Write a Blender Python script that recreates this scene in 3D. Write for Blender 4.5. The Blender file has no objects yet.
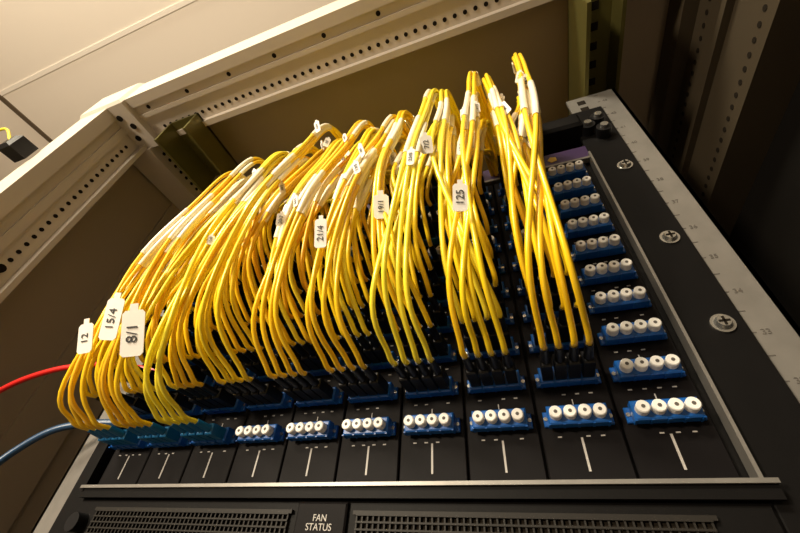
import bpy, math, random
from mathutils import Vector, Matrix
random.seed(11)
H0 = 1.6           # eye height above floor
OFF = Vector((0,0,H0))

# ------------------------------------------------------------ materials
def mat(name, col, rough=0.5, metal=0.0, noise=0.0, nscale=30, bump=0.0, spec=0.5, col2=None, coat=0.0):
    m = bpy.data.materials.new(name); m.use_nodes = True
    nt = m.node_tree; b = nt.nodes["Principled BSDF"]
    b.inputs["Base Color"].default_value = (*col,1)
    b.inputs["Roughness"].default_value = rough
    b.inputs["Metallic"].default_value = metal
    b.inputs["Specular IOR Level"].default_value = spec
    b.inputs["Coat Weight"].default_value = coat
    b.inputs["Coat Roughness"].default_value = 0.2
    if noise>0 or col2 or bump>0:
        tc = nt.nodes.new("ShaderNodeTexCoord")
        n = nt.nodes.new("ShaderNodeTexNoise"); n.inputs["Scale"].default_value = nscale
        n.inputs["Detail"].default_value = 4
        nt.links.new(tc.outputs["Object"], n.inputs["Vector"])
        if noise>0 or col2:
            r = nt.nodes.new("ShaderNodeMix"); r.data_type='RGBA'
            c2 = col2 if col2 else tuple(c*(1-noise) for c in col)
            r.inputs[6].default_value = (*col,1); r.inputs[7].default_value = (*c2,1)
            nt.links.new(n.outputs["Fac"], r.inputs[0])
            nt.links.new(r.outputs[2], b.inputs["Base Color"])
        if bump>0:
            bp = nt.nodes.new("ShaderNodeBump"); bp.inputs["Strength"].default_value = bump
            bp.inputs["Distance"].default_value = 0.001
            nt.links.new(n.outputs["Fac"], bp.inputs["Height"])
            nt.links.new(bp.outputs["Normal"], b.inputs["Normal"])
    return m
M = {}
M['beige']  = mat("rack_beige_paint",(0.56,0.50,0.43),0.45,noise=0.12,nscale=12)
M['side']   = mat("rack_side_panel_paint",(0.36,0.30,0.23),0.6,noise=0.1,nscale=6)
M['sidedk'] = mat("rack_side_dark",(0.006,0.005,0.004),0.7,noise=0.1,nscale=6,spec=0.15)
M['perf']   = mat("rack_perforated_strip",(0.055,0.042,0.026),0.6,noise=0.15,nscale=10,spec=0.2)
M['olive']  = mat("zinc_bracket",(0.19,0.17,0.05),0.32,0.6,noise=0.3,nscale=20)
M['hole']   = mat("hole_dark",(0.012,0.009,0.006),0.9,spec=0.1)
M['steel']  = mat("aluminium_rail",(0.29,0.275,0.255),0.42,0.6,noise=0.35,nscale=60,bump=0.1)
M['screw']  = mat("screw_metal",(0.5,0.5,0.48),0.25,0.9)
M['black']  = mat("chassis_black",(0.004,0.0035,0.0035),0.55,noise=0.3,nscale=80,bump=0.15,spec=0.12)
M['black2'] = mat("card_faceplate_black",(0.0045,0.0035,0.004),0.6,noise=0.2,nscale=90,bump=0.1,spec=0.12)
M['plug']   = mat("plug_black",(0.005,0.005,0.006),0.4,spec=0.3)
M['blue']   = mat("adapter_blue",(0.006,0.10,0.40),0.35,noise=0.15,nscale=50)
M['teal']   = mat("plug_teal",(0.004,0.13,0.32),0.4,noise=0.15,nscale=50)
M['white']  = mat("dust_cap_white",(0.82,0.81,0.78),0.4)
M['print']  = mat("silkscreen_white",(0.42,0.40,0.38),0.6)
M['ink']    = mat("label_ink",(0.03,0.03,0.03),0.7)
M['inkg']   = mat("rail_engraving",(0.08,0.07,0.06),0.7)
M['label']  = mat("label_paper",(0.84,0.81,0.75),0.6,noise=0.05)
M['sleeve'] = mat("clear_sleeve",(0.90,0.87,0.78),0.25,col2=(0.86,0.74,0.45),nscale=60)
M['purple'] = mat("purple_header",(0.045,0.02,0.09),0.4)
M['gold']   = mat("logo_gold",(0.7,0.45,0.05),0.4)
M['grille'] = mat("grille_wire",(0.016,0.014,0.012),0.5,spec=0.2)
M['y0'] = mat("fiber_yellow",(0.95,0.68,0.012),0.32,noise=0.06,nscale=30,coat=0.4)
M['y1'] = mat("fiber_yellow_warm",(0.94,0.60,0.010),0.32,noise=0.06,nscale=30,coat=0.4)
M['y2'] = mat("fiber_yellow_light",(0.95,0.79,0.04),0.32,noise=0.06,nscale=30,coat=0.4)
M['y3'] = mat("fiber_orange",(0.92,0.51,0.010),0.34,noise=0.06,nscale=30,coat=0.4)
M['red'] = mat("red_jacket",(0.62,0.015,0.012),0.35)
M['cblue'] = mat("blue_jacket",(0.012,0.05,0.12),0.35)
M['ceil'] = mat("ceiling_plaster",(0.86,0.79,0.70),0.9,noise=0.04,nscale=2)
M['ceilt'] = mat("ceiling_tbar",(0.90,0.85,0.77),0.7)
M['ceild'] = mat("ceiling_dark_trim",(0.10,0.07,0.04),0.8)  # dark trim strip running in depth along the ceiling
M['wall'] = mat("wall_plaster",(0.5,0.42,0.32),0.9,noise=0.05,nscale=2)
M['floor'] = mat("floor_tile",(0.35,0.30,0.24),0.6,noise=0.15,nscale=3)

# ------------------------------------------------------------ mesh builder
class MB:
    def __init__(s): s.v=[]; s.f=[]; s.m=[]; s.sm=[]; s.mats=[]
    def mi(s,k):
        if k not in s.mats: s.mats.append(k)
        return s.mats.index(k)
    def add(s,vs,fs,k,smooth=False):
        o=len(s.v); s.v+= [tuple(Vector(p)+OFF) for p in vs]; i=s.mi(k)
        for f in fs: s.f.append(tuple(o+a for a in f)); s.m.append(i); s.sm.append(smooth)
    def box(s,x0,x1,y0,y1,z0,z1,k,bev=0.0):
        if bev<=0:
            vs=[(x,y,z) for x in (x0,x1) for y in (y0,y1) for z in (z0,z1)]
            s.add(vs,[(0,1,3,2),(4,6,7,5),(0,4,5,1),(2,3,7,6),(0,2,6,4),(1,5,7,3)],k)
        else:
            b=bev
            vs=[(x0,y1,z0),(x1,y1,z0),(x1,y1,z1),(x0,y1,z1),
                (x0,y0+b,z0),(x1,y0+b,z0),(x1,y0+b,z1),(x0,y0+b,z1),
                (x0+b,y0,z0+b),(x1-b,y0,z0+b),(x1-b,y0,z1-b),(x0+b,y0,z1-b)]
            fs=[(0,3,2,1),(8,9,10,11)]
            for a in range(4):
                c=(a+1)%4
                fs+=[(a,c,4+c,4+a),(4+a,4+c,8+c,8+a)]
            s.add(vs,fs,k)
    def cyl(s,c,axis,r,h,k,n=12,r2=None,smooth=True):
        c=Vector(c); a=Vector(axis).normalized(); r2=r if r2 is None else r2
        t=Vector((0,0,1)) if abs(a.z)<0.9 else Vector((1,0,0))
        u=a.cross(t).normalized(); w=a.cross(u)
        vs=[];
        for (cc,rr) in ((c,r),(c+a*h,r2)):
            for i in range(n):
                th=2*math.pi*i/n; vs.append(cc+u*math.cos(th)*rr+w*math.sin(th)*rr)
        s.add(vs,[(i,(i+1)%n,n+(i+1)%n,n+i) for i in range(n)],k,smooth)
        s.add(vs[:n],[tuple(range(n))[::-1]],k); s.add(vs[n:],[tuple(range(n))],k)
    def tube(s,pts,r,k,n=6,rs=None):
        P=[Vector(p) for p in pts]; N=len(P)
        vs=[]; u=None
        for i,p in enumerate(P):
            t=(P[min(i+1,N-1)]-P[max(i-1,0)]).normalized()
            if u is None:
                u=t.cross(Vector((1,0,0)) if abs(t.x)<0.9 else Vector((0,0,1))).normalized()
            else:
                u=(u-t*u.dot(t)).normalized()
            w=t.cross(u); rr=rs[i] if rs else r
            for j in range(n):
                th=2*math.pi*j/n; vs.append(p+u*math.cos(th)*rr+w*math.sin(th)*rr)
        fs=[]
        for i in range(N-1):
            for j in range(n):
                a=i*n+j; b=i*n+(j+1)%n; fs.append((a,b,b+n,a+n))
        s.add(vs,fs,k,True)
        s.add(vs[:n],[tuple(range(n))[::-1]],k); s.add(vs[-n:],[tuple(range(n))],k)
    def build(s,name,parent=None):
        me=bpy.data.meshes.new(name); me.from_pydata(s.v,[],s.f)
        for k in s.mats: me.materials.append(M[k])
        me.polygons.foreach_set("material_index",s.m); me.polygons.foreach_set("use_smooth",s.sm)
        me.update(); ob=bpy.data.objects.new(name,me); bpy.context.collection.objects.link(ob)
        if parent: ob.parent=parent
        return ob
def empty(name):
    e=bpy.data.objects.new(name,None); bpy.context.collection.objects.link(e); return e
def text(body,center,size,xdir,ydir,k,parent,name="print_text",bold=0.0):
    cu=bpy.data.curves.new(name,'FONT'); cu.body=body; cu.size=size; cu.align_x='CENTER'; cu.align_y='CENTER'
    cu.extrude=0.0001; cu.offset=bold; cu.space_line=0.9
    cu.materials.append(M[k]); ob=bpy.data.objects.new(name,cu); bpy.context.collection.objects.link(ob)
    x=Vector(xdir).normalized(); z=x.cross(Vector(ydir)).normalized(); y=z.cross(x)
    m=Matrix((x,y,z)).transposed().to_4x4(); m.translation=Vector(center)+OFF
    ob.matrix_world=m; ob.parent=parent
    return ob
def catmull(pts,n=7):
    P=[Vector(p) for p in pts]; P=[2*P[0]-P[1]]+P+[2*P[-1]-P[-2]]; out=[]
    for i in range(1,len(P)-2):
        a,b,c,d=P[i-1:i+3]
        for j in range(n):
            t=j/n; out.append(0.5*((2*b)+(c-a)*t+(2*a-5*b+4*c-d)*t*t+(3*b-a-3*c+d)*t**3))
    out.append(P[-2]); return out

D=0.24; PX=0.0435; PZ=0.0241
XC=[0.0652-PX*(9-k) for k in range(10)]
ZR=[0.0766+PZ*j for j in range(10)]
XL,XR=-0.351,0.0925

# ------------------------------------------------------------ room
b=MB(); b.box(-4,3,-3.2,2.2,1.2,1.3,'ceil')
b.build("ceiling")
b=MB(); 
for y in (-1.16,0.044,1.25): b.box(-4,3,y-0.006,y+0.006,1.198,1.2,'ceilt')
b.box(-1.578,-1.558,-3.2,2.2,1.196,1.2,'ceild')
b.build("trim_1")
b=MB(); b.box(-4,3,-3.2,2.2,-H0-0.1,-H0,'floor'); b.build("floor")
b=MB(); b.box(-4,3,2.2,2.3,-H0,1.2,'wall'); b.build("wall_back")
b=MB(); b.box(-4.1,-4,-3.2,2.2,-H0,1.2,'wall'); b.build("wall_left")
b=MB(); b.box(3,3.1,-3.2,2.2,-H0,1.2,'wall'); b.build("wall_right")

# ------------------------------------------------------------ rack cabinet
rack=empty("server_rack_cabinet")
RX0,RX1=-0.53,0.27; RF,RB=0.085,0.155; RT=0.52
b=MB()
b.box(RX0-0.05,RX0,RF,RB,-H0,RT+0.05,'beige')
b.box(RX0,RX0+0.006,RF,RF+0.018,-H0,RT,'beige')
b.box(RX0,RX0+0.004,RF+0.030,RF+0.040,-H0,RT,'beige')
b.box(RX0,RX0+0.012,RB-0.006,RB,-H0,RT,'beige')
z=-0.3
while z<RT-0.03:
    b.cyl((RX0-0.0005,RB-0.018,z),(1,0,0),0.0026,0.0012,'hole',10); z+=0.0125
b.cyl((RX0,RB-0.02,0.235),(1,0,0),0.005,0.005,'hole',12)
b.build("post_left_front",rack)
b=MB()
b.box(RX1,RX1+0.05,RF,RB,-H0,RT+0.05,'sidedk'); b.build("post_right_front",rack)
b=MB()
b.box(RX0-0.05,RX1+0.05,RF+0.006,RB-0.006,RT,RT+0.05,'beige')
b.box(RX0+0.03,RX1,RF+0.0,RF+0.014,RT-0.004,RT+0.052,'beige')
b.box(RX0+0.03,RX1,RF+0.026,RF+0.032,RT-0.003,RT+0.001,'beige')
b.box(RX0+0.03,RX1,RB-0.008,RB,RT-0.010,RT+0.05,'beige')
x=RX0+0.06
i=0
while x<RX1-0.01:
    b.cyl((x,RB-0.018,RT-0.0008),(0,0,1),0.0026,0.0012,'hole',10)
    if i%6==0:
        b.cyl((x,RF+0.020,RT-0.0008),(0,0,1),0.003,0.0012,'hole',10)
    x+=0.0125; i+=1
b.build("beam_top_front",rack)
b=MB()
b.box(RX0-0.052,RX0+0.036,RF-0.004,RB+0.002,RT-0.012,RT+0.054,'beige',0.004)
for (dx,dy) in ((0.012,0.018),(0.022,0.034),(0.012,0.052)):
    b.cyl((RX0+dx,RF+dy,RT-0.0135),(0,0,1),0.0045,0.002,'hole',12)
b.build("corner_block",rack)
b=MB()
b.box(RX0-0.03,RX0+0.02,RB,1.0,RT-0.02,RT+0.03,'beige')
y=RB+0.02
while y<0.9:
    b.cyl((RX0+0.0195,y,RT-0.003),(1,0,0),0.003,0.0012,'hole',8); y+=0.0125
b.build("beam_depth_left",rack)
b=MB()
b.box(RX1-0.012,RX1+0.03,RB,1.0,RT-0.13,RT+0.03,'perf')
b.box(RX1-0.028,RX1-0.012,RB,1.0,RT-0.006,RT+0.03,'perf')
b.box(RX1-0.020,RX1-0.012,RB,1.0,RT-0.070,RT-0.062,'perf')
y=RB+0.02
while y<0.9:
    b.cyl((RX1-0.0125,y,RT-0.025),(1,0,0),0.003,0.0012,'hole',8)
    b.cyl((RX1-0.0125,y,RT-0.115),(1,0,0),0.003,0.0012,'hole',8); y+=0.0135
b.build("beam_depth_right",rack)
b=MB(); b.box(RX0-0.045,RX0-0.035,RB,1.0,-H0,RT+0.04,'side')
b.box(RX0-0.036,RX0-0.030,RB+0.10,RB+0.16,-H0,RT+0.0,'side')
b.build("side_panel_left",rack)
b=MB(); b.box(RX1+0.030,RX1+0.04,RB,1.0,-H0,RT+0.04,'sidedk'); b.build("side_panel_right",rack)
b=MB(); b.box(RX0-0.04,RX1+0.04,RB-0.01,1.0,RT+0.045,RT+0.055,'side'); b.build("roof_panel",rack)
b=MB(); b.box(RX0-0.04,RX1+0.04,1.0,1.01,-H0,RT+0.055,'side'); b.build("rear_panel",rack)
for (nm,x0,x1,sgn) in (("mounting_rail_right",0.098,0.149,1),("mounting_rail_left",-0.398,-0.356,-1)):
    b=MB(); b.box(x0,x1,D,D+0.003,-H0,0.435,'steel')
    xe = x1 if sgn>0 else x0
    b.box(min(xe,xe-sgn*0.003),max(xe,xe-sgn*0.003),D,D+0.05,-H0,0.435,'steel')
    zz=-0.10
    xm=(x0+x1)/2
    while zz<0.43:
        b.box(xm-0.004-sgn*0.012,xm+0.004-sgn*0.012,D-0.0004,D+0.0006,zz,zz+0.008,'hole'); zz+=0.01482
    b.build(nm,rack)
for i in range(15):
    zz=0.415-0.0295*i
    text(str(43-i),(0.1335,D-0.0003,zz),0.0050,(1,0,0),(0,0,1),'inkg',rack,"unit_number")
b=MB()
for i in range(30):
    zz=0.43-0.01475*i
    b.box(0.1265,0.129 if i%2 else 0.1305,D-0.0003,D,zz-0.0003,zz+0.0003,'inkg')
b.build("unit_ticks",rack)
b=MB()
b.box(0.118,0.122,RB-0.01,0.60,RT-0.085,RT-0.008,'olive')
b.box(0.118,0.168,RB-0.01,0.60,RT-0.012,RT-0.008,'olive')
b.box(0.164,0.168,RB-0.01,0.60,RT-0.045,RT-0.008,'olive')
y=RB+0.015
while y<0.45:
    b.box(0.136,0.150,y,y+0.009,RT-0.0126,RT-0.0118,'hole'); y+=0.022
b.build("zinc_bracket_right",rack)
b=MB()
b.box(-0.455,-0.451,RB-0.02,0.235,RT-0.055,RT-0.004,'olive')
b.box(-0.455,-0.400,RB-0.02,0.235,RT-0.008,RT-0.004,'olive')
b.box(-0.404,-0.400,RB-0.02,0.235,RT-0.050,RT-0.004,'olive')
b.cyl((-0.43,0.175,RT-0.0088),(0,0,1),0.006,0.001,'hole',12)
b.build("zinc_bracket_left",rack)
b=MB(); b.box(RX0,RX1,0.60,0.63,RT-0.02,RT+0.04,'perf'); b.build("beam_top_rear",rack)

# ------------------------------------------------------------ chassis
ch=empty("fiber_patch_panel_chassis")
b=MB()
b.box(XL,XR,D+0.001,0.70,-0.16,0.325,'black')
b.box(XR,0.1255,D-0.004,D,-0.16,0.40,'black',0.001)
b.box(-0.372,XL,D-0.004,D,-0.16,0.33,'black',0.001)
b.box(XR-0.0018,XR,D-0.009,D,0.040,0.318,'steel')
b.box(XL,XL+0.0022,D-0.010,D,0.040,0.318,'black')
b.build("chassis_body",ch)
b=MB()
b.box(XL,XR+0.004,D-0.012,D-0.0095,0.0420,0.0440,'steel')
b.box(XL,XR+0.004,D-0.0095,D,0.036,0.0435,'black')
b.build("lower_trim_strip",ch)
b=MB()
for k in range(10):
    x=XC[k]; b.box(x-PX/2+0.0006,x+PX/2-0.0006,D-0.0025,D+0.001,0.045,0.311,'black2',0.0006)
b.build("card_faceplates",ch)
b=MB()
for k in range(10):
    x=XC[k]
    b.box(x-0.0006,x+0.0006,D-0.0029,D-0.0024,0.0495,0.0665,'print')
    for j in range(10):
        z=ZR[j]
        for q in range(4):
            if (q+j+k)%5!=4:
                b.box(x-0.0125+q*0.0075,x-0.0103+q*0.0075,D-0.0028,D-0.0024,z-0.0098,z-0.0091,'print')
        b.box(x-0.0003,x+0.0003,D-0.0028,D-0.0024,z+0.0075,z+0.0115,'print')
b.build("card_silkscreen",ch)
b=MB()
b.box(XL,XR,D-0.006,D,0.3125,0.3150,'steel'); b.box(XL,XR,D-0.004,D+0.001,0.315,0.335,'purple')
b.cyl((0.060,D-0.004,0.325),(0,-1,0),0.0045,0.0006,'gold',5)
b.box(XL,XR,D+0.0,D+0.03,0.335,0.340,'black')
b.build("header_strip",ch)
text("OPTICAL",(0.033,D-0.0044,0.325),0.009,(1,0,0),(0,0,1),'print',ch,"header_text")
b=MB()
for (x,z) in ((0.112,0.345),(0.112,0.366),(0.100,0.356)):
    b.cyl((x,D-0.004,z),(0,-1,0),0.007,0.010,'plug',14); b.cyl((x,D-0.014,z),(0,-1,0),0.0035,0.003,'screw',10)
b.box(0.03,0.095,D-0.02,D+0.03,0.352,0.372,'black',0.003)
b.box(0.02,0.060,D-0.01,D+0.03,0.378,0.398,'black',0.003)
b.cyl((0.052,D-0.01,0.388),(0,-1,0),0.004,0.003,'screw',10)
b.build("cable_management_hardware",ch)
b=MB()
for z in (0.035,0.126,0.199,0.291):
    b.cyl((0.114,D-0.004,z),(0,-1,0),0.0062,0.0012,'screw',20)
    b.cyl((0.114,D-0.0052,z),(0,-1,0),0.0048,0.0028,'screw',20,r2=0.0034)
    b.box(0.1112,0.1168,D-0.0084,D-0.0078,z-0.0006,z+0.0006,'hole'); b.box(0.1134,0.1146,D-0.0084,D-0.0078,z-0.0028,z+0.0028,'hole')
for z in (-0.02,0.126,0.26): b.cyl((-0.363,D-0.004,z),(0,-1,0),0.0055,0.003,'screw',16)
b.build("ear_screws",ch)
b=MB()
b.box(XL,XR,D-0.006,D,-0.155,0.036,'black',0.002)
b.box(-0.150,-0.116,D-0.009,D-0.005,-0.02,0.034,'black2',0.001)
for (x0,x1) in ((-0.325,-0.156),(-0.110,0.066)):
    b.box(x0,x1,D-0.0062,D-0.0058,-0.060,0.029,'hole')
    b.box(x0-0.002,x1+0.002,D-0.0085,D-0.006,0.028,0.0300,'grille')
    x=x0
    while x<x1: b.box(x,x+0.0009,D-0.0080,D-0.0066,-0.060,0.029,'grille'); x+=0.0035
    z=-0.060
    while z<0.028: b.box(x0,x1,D-0.0086,D-0.0074,z,z+0.0009,'grille'); z+=0.0035
b.cyl((-0.337,D-0.006,0.020),(0,-1,0),0.006,0.008,'plug',16)
b.build("fan_tray",ch)
text("FAN\nSTATUS",(-0.133,D-0.0094,0.0235),0.0050,(1,0,0),(0,0,1),'print',ch,"fan_status_text")

b=MB(); caps=MB(); plugs=MB()
def plugged(k,j):
    if k==9: return False
    if j==0: return k<=2
    if k>=6 and j in (6,8): return False
    if k<6 and j==7: return False
    return True
for k in range(10):
    for j in range(10):
        x,z=XC[k],ZR[j]; y=D-0.0025
        b.box(x-0.0185,x+0.0185,y-0.0025,y,z-0.0042,z+0.0042,'blue',0.0006)
        b.box(x-0.0160,x+0.0160,y-0.0095,y-0.0025,z-0.0052,z+0.0052,'blue',0.0008)
        for m in range(5): b.box(x-0.0155+m*0.0077-0.0006,x-0.0155+m*0.0077+0.0006,y-0.0098,y-0.003,z-0.0057,z-0.005,'blue')
        b.cyl((x-0.0173,y-0.0025,z),(0,-1,0),0.0012,0.0005,'screw',8); b.cyl((x+0.0173,y-0.0025,z),(0,-1,0),0.0012,0.0005,'screw',8)
        for m in range(4):
            xm=x+(m-1.5)*0.0076
            if not plugged(k,j):
                caps.cyl((xm,y-0.0095,z),(0,-1,0),0.0034,0.0050,'white',16)
                caps.cyl((xm,y-0.0145,z),(0,-1,0),0.0034,0.0006,'white',16,r2=0.0029)
                caps.cyl((xm,y-0.0151,z),(0,-1,0),0.0010,0.0002,'inkg',10)
            elif j==0:
                plugs.box(xm-0.0031,xm+0.0031,y-0.0230,y-0.0095,z-0.0038,z+0.0038,'teal',0.0008)
                plugs.cyl((xm,y-0.0230,z),(-0.25,-1,0.15),0.0028,0.0110,'teal',8,r2=0.0023)
            else:
                plugs.box(xm-0.0031,xm+0.0031,y-0.0290,y-0.0095,z-0.0038,z+0.0038,'plug',0.0008)
                plugs.cyl((xm,y-0.0290,z),(0,-1,0),0.0028,0.0150,'plug',8,r2=0.0023)
b.build("adapters",ch); caps.build("dust_caps",ch); plugs.build("plugs",ch)

# ------------------------------------------------------------ yellow fibres
fib=empty("yellow_fiber_cables")
RR=0.0017
cab=MB(); slv=MB(); spots=[]
shift={0:0.050,1:0.048,2:0.042,3:0.036,4:0.030,5:0.022,6:0.014,7:0.008,8:0.003}
YK=['y0','y0','y1','y2','y3','y1']
for k in range(9):
    for j in range(10):
        if not plugged(k,j): continue
        side = -1 if (j%2==0) else 1
        yout=0.128+0.0060*j+random.uniform(-0.007,0.007) + (0.026 if k==0 else 0.022 if k==1 else 0.016 if k==2 else 0)
        sep = 0.0145 if k>5 else 0.0125
        gx=XC[k]+shift[k]+side*sep+random.uniform(-0.0025,0.0025)
        up = 0.010 if k>=7 else 0.0
        zr=0.337+up-0.0042*j+random.uniform(-0.012,0.011)
        kbias=random.choice(YK) if k>2 else random.choice(['y0','y0','y2','y1'])
        sl1=random.uniform(0.27,0.42); sl2=random.uniform(0.46,0.62)
        bow=random.uniform(-0.005,0.005)
        ph=random.uniform(0,6.28)
        for m in range(4):
            x0=XC[k]+(m-1.5)*0.0076; z0=ZR[j]; y0=D-0.0025-0.043
            jx=random.uniform(-0.0028,0.0028); jy=random.uniform(-0.004,0.004); jz=random.uniform(-0.005,0.005)
            def off(t,m=m):
                a=ph+t*1.8+m*math.pi/2; return math.cos(a)*0.0029, math.sin(a)*0.0029
            dz=zr-z0
            if j==0:
                y0=D-0.0355; x0-=0.0027; z0+=0.0016
                pts=[(x0,y0,z0),(x0-0.004,y0-0.014,z0+0.003)]
            else:
                pts=[(x0,y0,z0),(x0+jx*0.3,y0-0.012,z0+0.0015)]
            if dz>0.09:
                y1=y0+(yout-y0)*0.75
                o1=off(0.5); o2=off(0.8)
                xm=XC[k]*0.45+gx*0.55-0.004+bow
                pts+= [(x0*0.75+(XC[k]*0.7+gx*0.3)*0.25+jx-0.004+bow*0.5,y1+jy,z0+0.028+jz),
                       (xm+o1[0]*1.3+jx*1.1,yout-0.004+o1[1]+jy*0.5,z0+dz*0.45),
                       (XC[k]*0.16+gx*0.84+o2[0]+jx*0.5,yout+o2[1]+jy*0.2,z0+dz*0.76)]
            else:
                pts+= [(x0*0.6+gx*0.4+jx,(y0*0.35+yout*0.65)+jy,z0+dz*0.35)]
            o3=off(1.0); o4=off(1.2)
            pts+= [(gx+o3[0]+jx*0.4,yout+0.010+o3[1],zr+jz*0.4),
                   (gx+0.003+o4[0],yout+0.034+o4[1]*0.5,zr+0.016+o4[1]*0.7),
                   (gx+0.008+o4[0],yout+0.075,zr+0.014+o4[1]*0.6),
                   (gx+0.010+o4[0],0.30+jy,0.352+j*0.0022),(gx+0.012+o4[0],0.42,0.350+j*0.0022)]
            P=catmull(pts,7)
            key=kbias if random.random()<0.75 else random.choice(YK)
            cab.tube(P,RR,key,7)
            L=len(P)
            if dz>0.05:
                for q,s0 in enumerate((sl1,sl2)):
                    if random.random()<(0.95 if q==0 else 0.7):
                        c=int(L*(s0+random.uniform(-0.012,0.012)))
                        seg=P[c:c+random.choice((4,5,6))]
                        if len(seg)>2: slv.tube(seg,RR*1.33,'sleeve',8)
            if j in (1,2,3,4) and m in (1,2) and dz>0.1: spots.append((k,j,P[int(L*random.uniform(0.25,0.54))]))
cab.build("fiber_strands",fib); slv.build("clear_sleeves",fib)

# flag labels
lab=MB()
def flag(c,w,h,xdir,ydir,body,ts):
    c=Vector(c); x=Vector(xdir).normalized(); z=x.cross(Vector(ydir)).normalized(); y=z.cross(x)
    vs=[]; e=min(0.002,w*0.15)
    outline=[(-w/2,-h/2+e),(-w/2+e,-h/2),(w/2-e,-h/2),(w/2,-h/2+e),(w/2,h/2-e),(w/2-e,h/2),
             (w*.18,h/2),(w*.18,h/2+w*0.3),(-w*.18,h/2+w*0.3),(-w*.18,h/2),(-w/2+e,h/2),(-w/2,h/2-e)]
    n=len(outline)
    for dz in (0,-0.0006): vs+=[c+x*a+y*q+z*dz for a,q in outline]
    lab.add(vs,[tuple(range(n)),tuple(range(n,2*n))[::-1]]+[(i,n+i,n+(i+1)%n,(i+1)%n) for i in range(n)],'label')
    if body: text(body,c+z*0.0004,ts,y,-x,'ink',fib,"label_text")
flag((-0.308,0.146,0.124),0.013,0.022,(1,0.1,0.1),(0.1,-0.45,0.9),"12",0.008)
flag((-0.276,0.138,0.131),0.014,0.030,(1,0.25,-0.05),(-0.22,-0.5,0.9),"15/4",0.0088)
flag((-0.240,0.136,0.113),0.015,0.030,(1,0.3,0.15),(0.05,-0.5,0.9),"8/1",0.0100)
flag((-0.070,0.134,0.180),0.010,0.016,(1,0.3,0.1),(0.2,-0.5,0.9),"19/1",0.0052)
flag((-0.018,0.124,0.158),0.008,0.016,(1,0.3,0.0),(0.0,-0.5,0.9),"125",0.0060)
flag((-0.103,0.124,0.155),0.0075,0.018,(1,0.2,0.0),(0.1,-0.5,0.9),"21/4",0.0055)
flag((-0.038,0.126,0.225),0.0085,0.013,(1,0.3,0.2),(0.2,-0.5,0.9),"7/2",0.005)
for (k,j,p) in spots:
    if random.random()<0.62:
        p=Vector(p); w=random.uniform(0.0045,0.0062); h=random.uniform(0.008,0.013)
        flag(p+Vector((random.uniform(-0.004,0.004),-0.004,0)),w,h,(1,random.uniform(-0.9,0.9),random.uniform(-0.3,0.3)),
             (random.uniform(-0.3,0.3),-0.45,0.9),"%d/%d"%(random.randint(1,24),random.randint(1,8)),w*0.6)
lab.build("flag_labels",fib)

# ------------------------------------------------------------ red & blue leads
b=MB(); b.tube(catmull([(-0.33,0.236,0.14),(-0.365,0.222,0.143),(-0.40,0.215,0.146),(-0.45,0.205,0.140),(-0.50,0.20,0.122),(-0.535,0.195,0.08),(-0.525,0.19,0.045),(-0.49,0.20,0.045),(-0.455,0.205,0.035),(-0.425,0.21,0.015),(-0.408,0.22,-0.02),(-0.40,0.22,-0.12),(-0.40,0.22,-0.30)],8),0.0028,'red',10)
b.build("red_patch_cable")
b=MB(); b.tube(catmull([(-0.33,0.236,0.09),(-0.36,0.225,0.091),(-0.395,0.212,0.084),(-0.418,0.205,0.066),(-0.428,0.200,0.045),(-0.425,0.198,0.022),(-0.41,0.20,0.002),(-0.397,0.205,-0.03),(-0.385,0.205,-0.12),(-0.385,0.205,-0.30)],8),0.0031,'cblue',10)
b.build("blue_patch_cable")
b=MB(); b.box(-0.60,-0.578,0.058,0.082,0.395,0.420,'plug',0.004)
b.tube(catmull([(-0.59,0.06,0.41),(-0.62,0.05,0.44),(-0.66,0.05,0.43),(-0.68,0.06,0.36),(-0.67,0.08,0.30)],7),0.0018,'y2',8)
b.build("cable_clip")

# ------------------------------------------------------------ lights
def area(name,loc,size,power,col,target):
    l=bpy.data.lights.new(name,'AREA'); l.shape='RECTANGLE'; l.size=size[0]; l.size_y=size[1]; l.energy=power; l.color=col
    o=bpy.data.objects.new(name,l); bpy.context.collection.objects.link(o)
    o.location=Vector(loc)+OFF; o.rotation_euler=(Vector(target)-Vector(loc)).to_track_quat('-Z','Y').to_euler(); return o
area("ceiling_lamp",(-0.7,-1.2,1.15),(0.7,0.2),50,(1.0,0.90,0.70),(-0.1,0.2,0.1))
p=bpy.data.lights.new("ceiling_fill",'POINT'); p.energy=76; p.color=(1,0.84,0.63); p.shadow_soft_size=0.08  # unseen fill light, added to brighten the ceiling and cables
o=bpy.data.objects.new("ceiling_fill",p); bpy.context.collection.objects.link(o); o.location=Vector((-0.75,-1.0,0.30))+OFF
w=bpy.data.worlds.new("World"); bpy.context.scene.world=w; w.use_nodes=True
w.node_tree.nodes["Background"].inputs[0].default_value=(1,0.80,0.55,1); w.node_tree.nodes["Background"].inputs[1].default_value=0.2

# ------------------------------------------------------------ camera
cam=bpy.data.cameras.new("camera"); cam.sensor_width=36; cam.lens=36*362/800; cam.clip_start=0.01
co=bpy.data.objects.new("camera",cam); bpy.context.collection.objects.link(co)
X=Vector((0.9426,0.3297,0.0543)).normalized(); Z=Vector((0.2825,-0.7006,-0.655)); Z=(Z-X*Z.dot(X)).normalized(); Y=Z.cross(X)
m=Matrix((X,Y,Z)).transposed().to_4x4(); m.translation=OFF; co.matrix_world=m
bpy.context.scene.camera=co
bpy.context.scene.view_settings.view_transform='Standard'
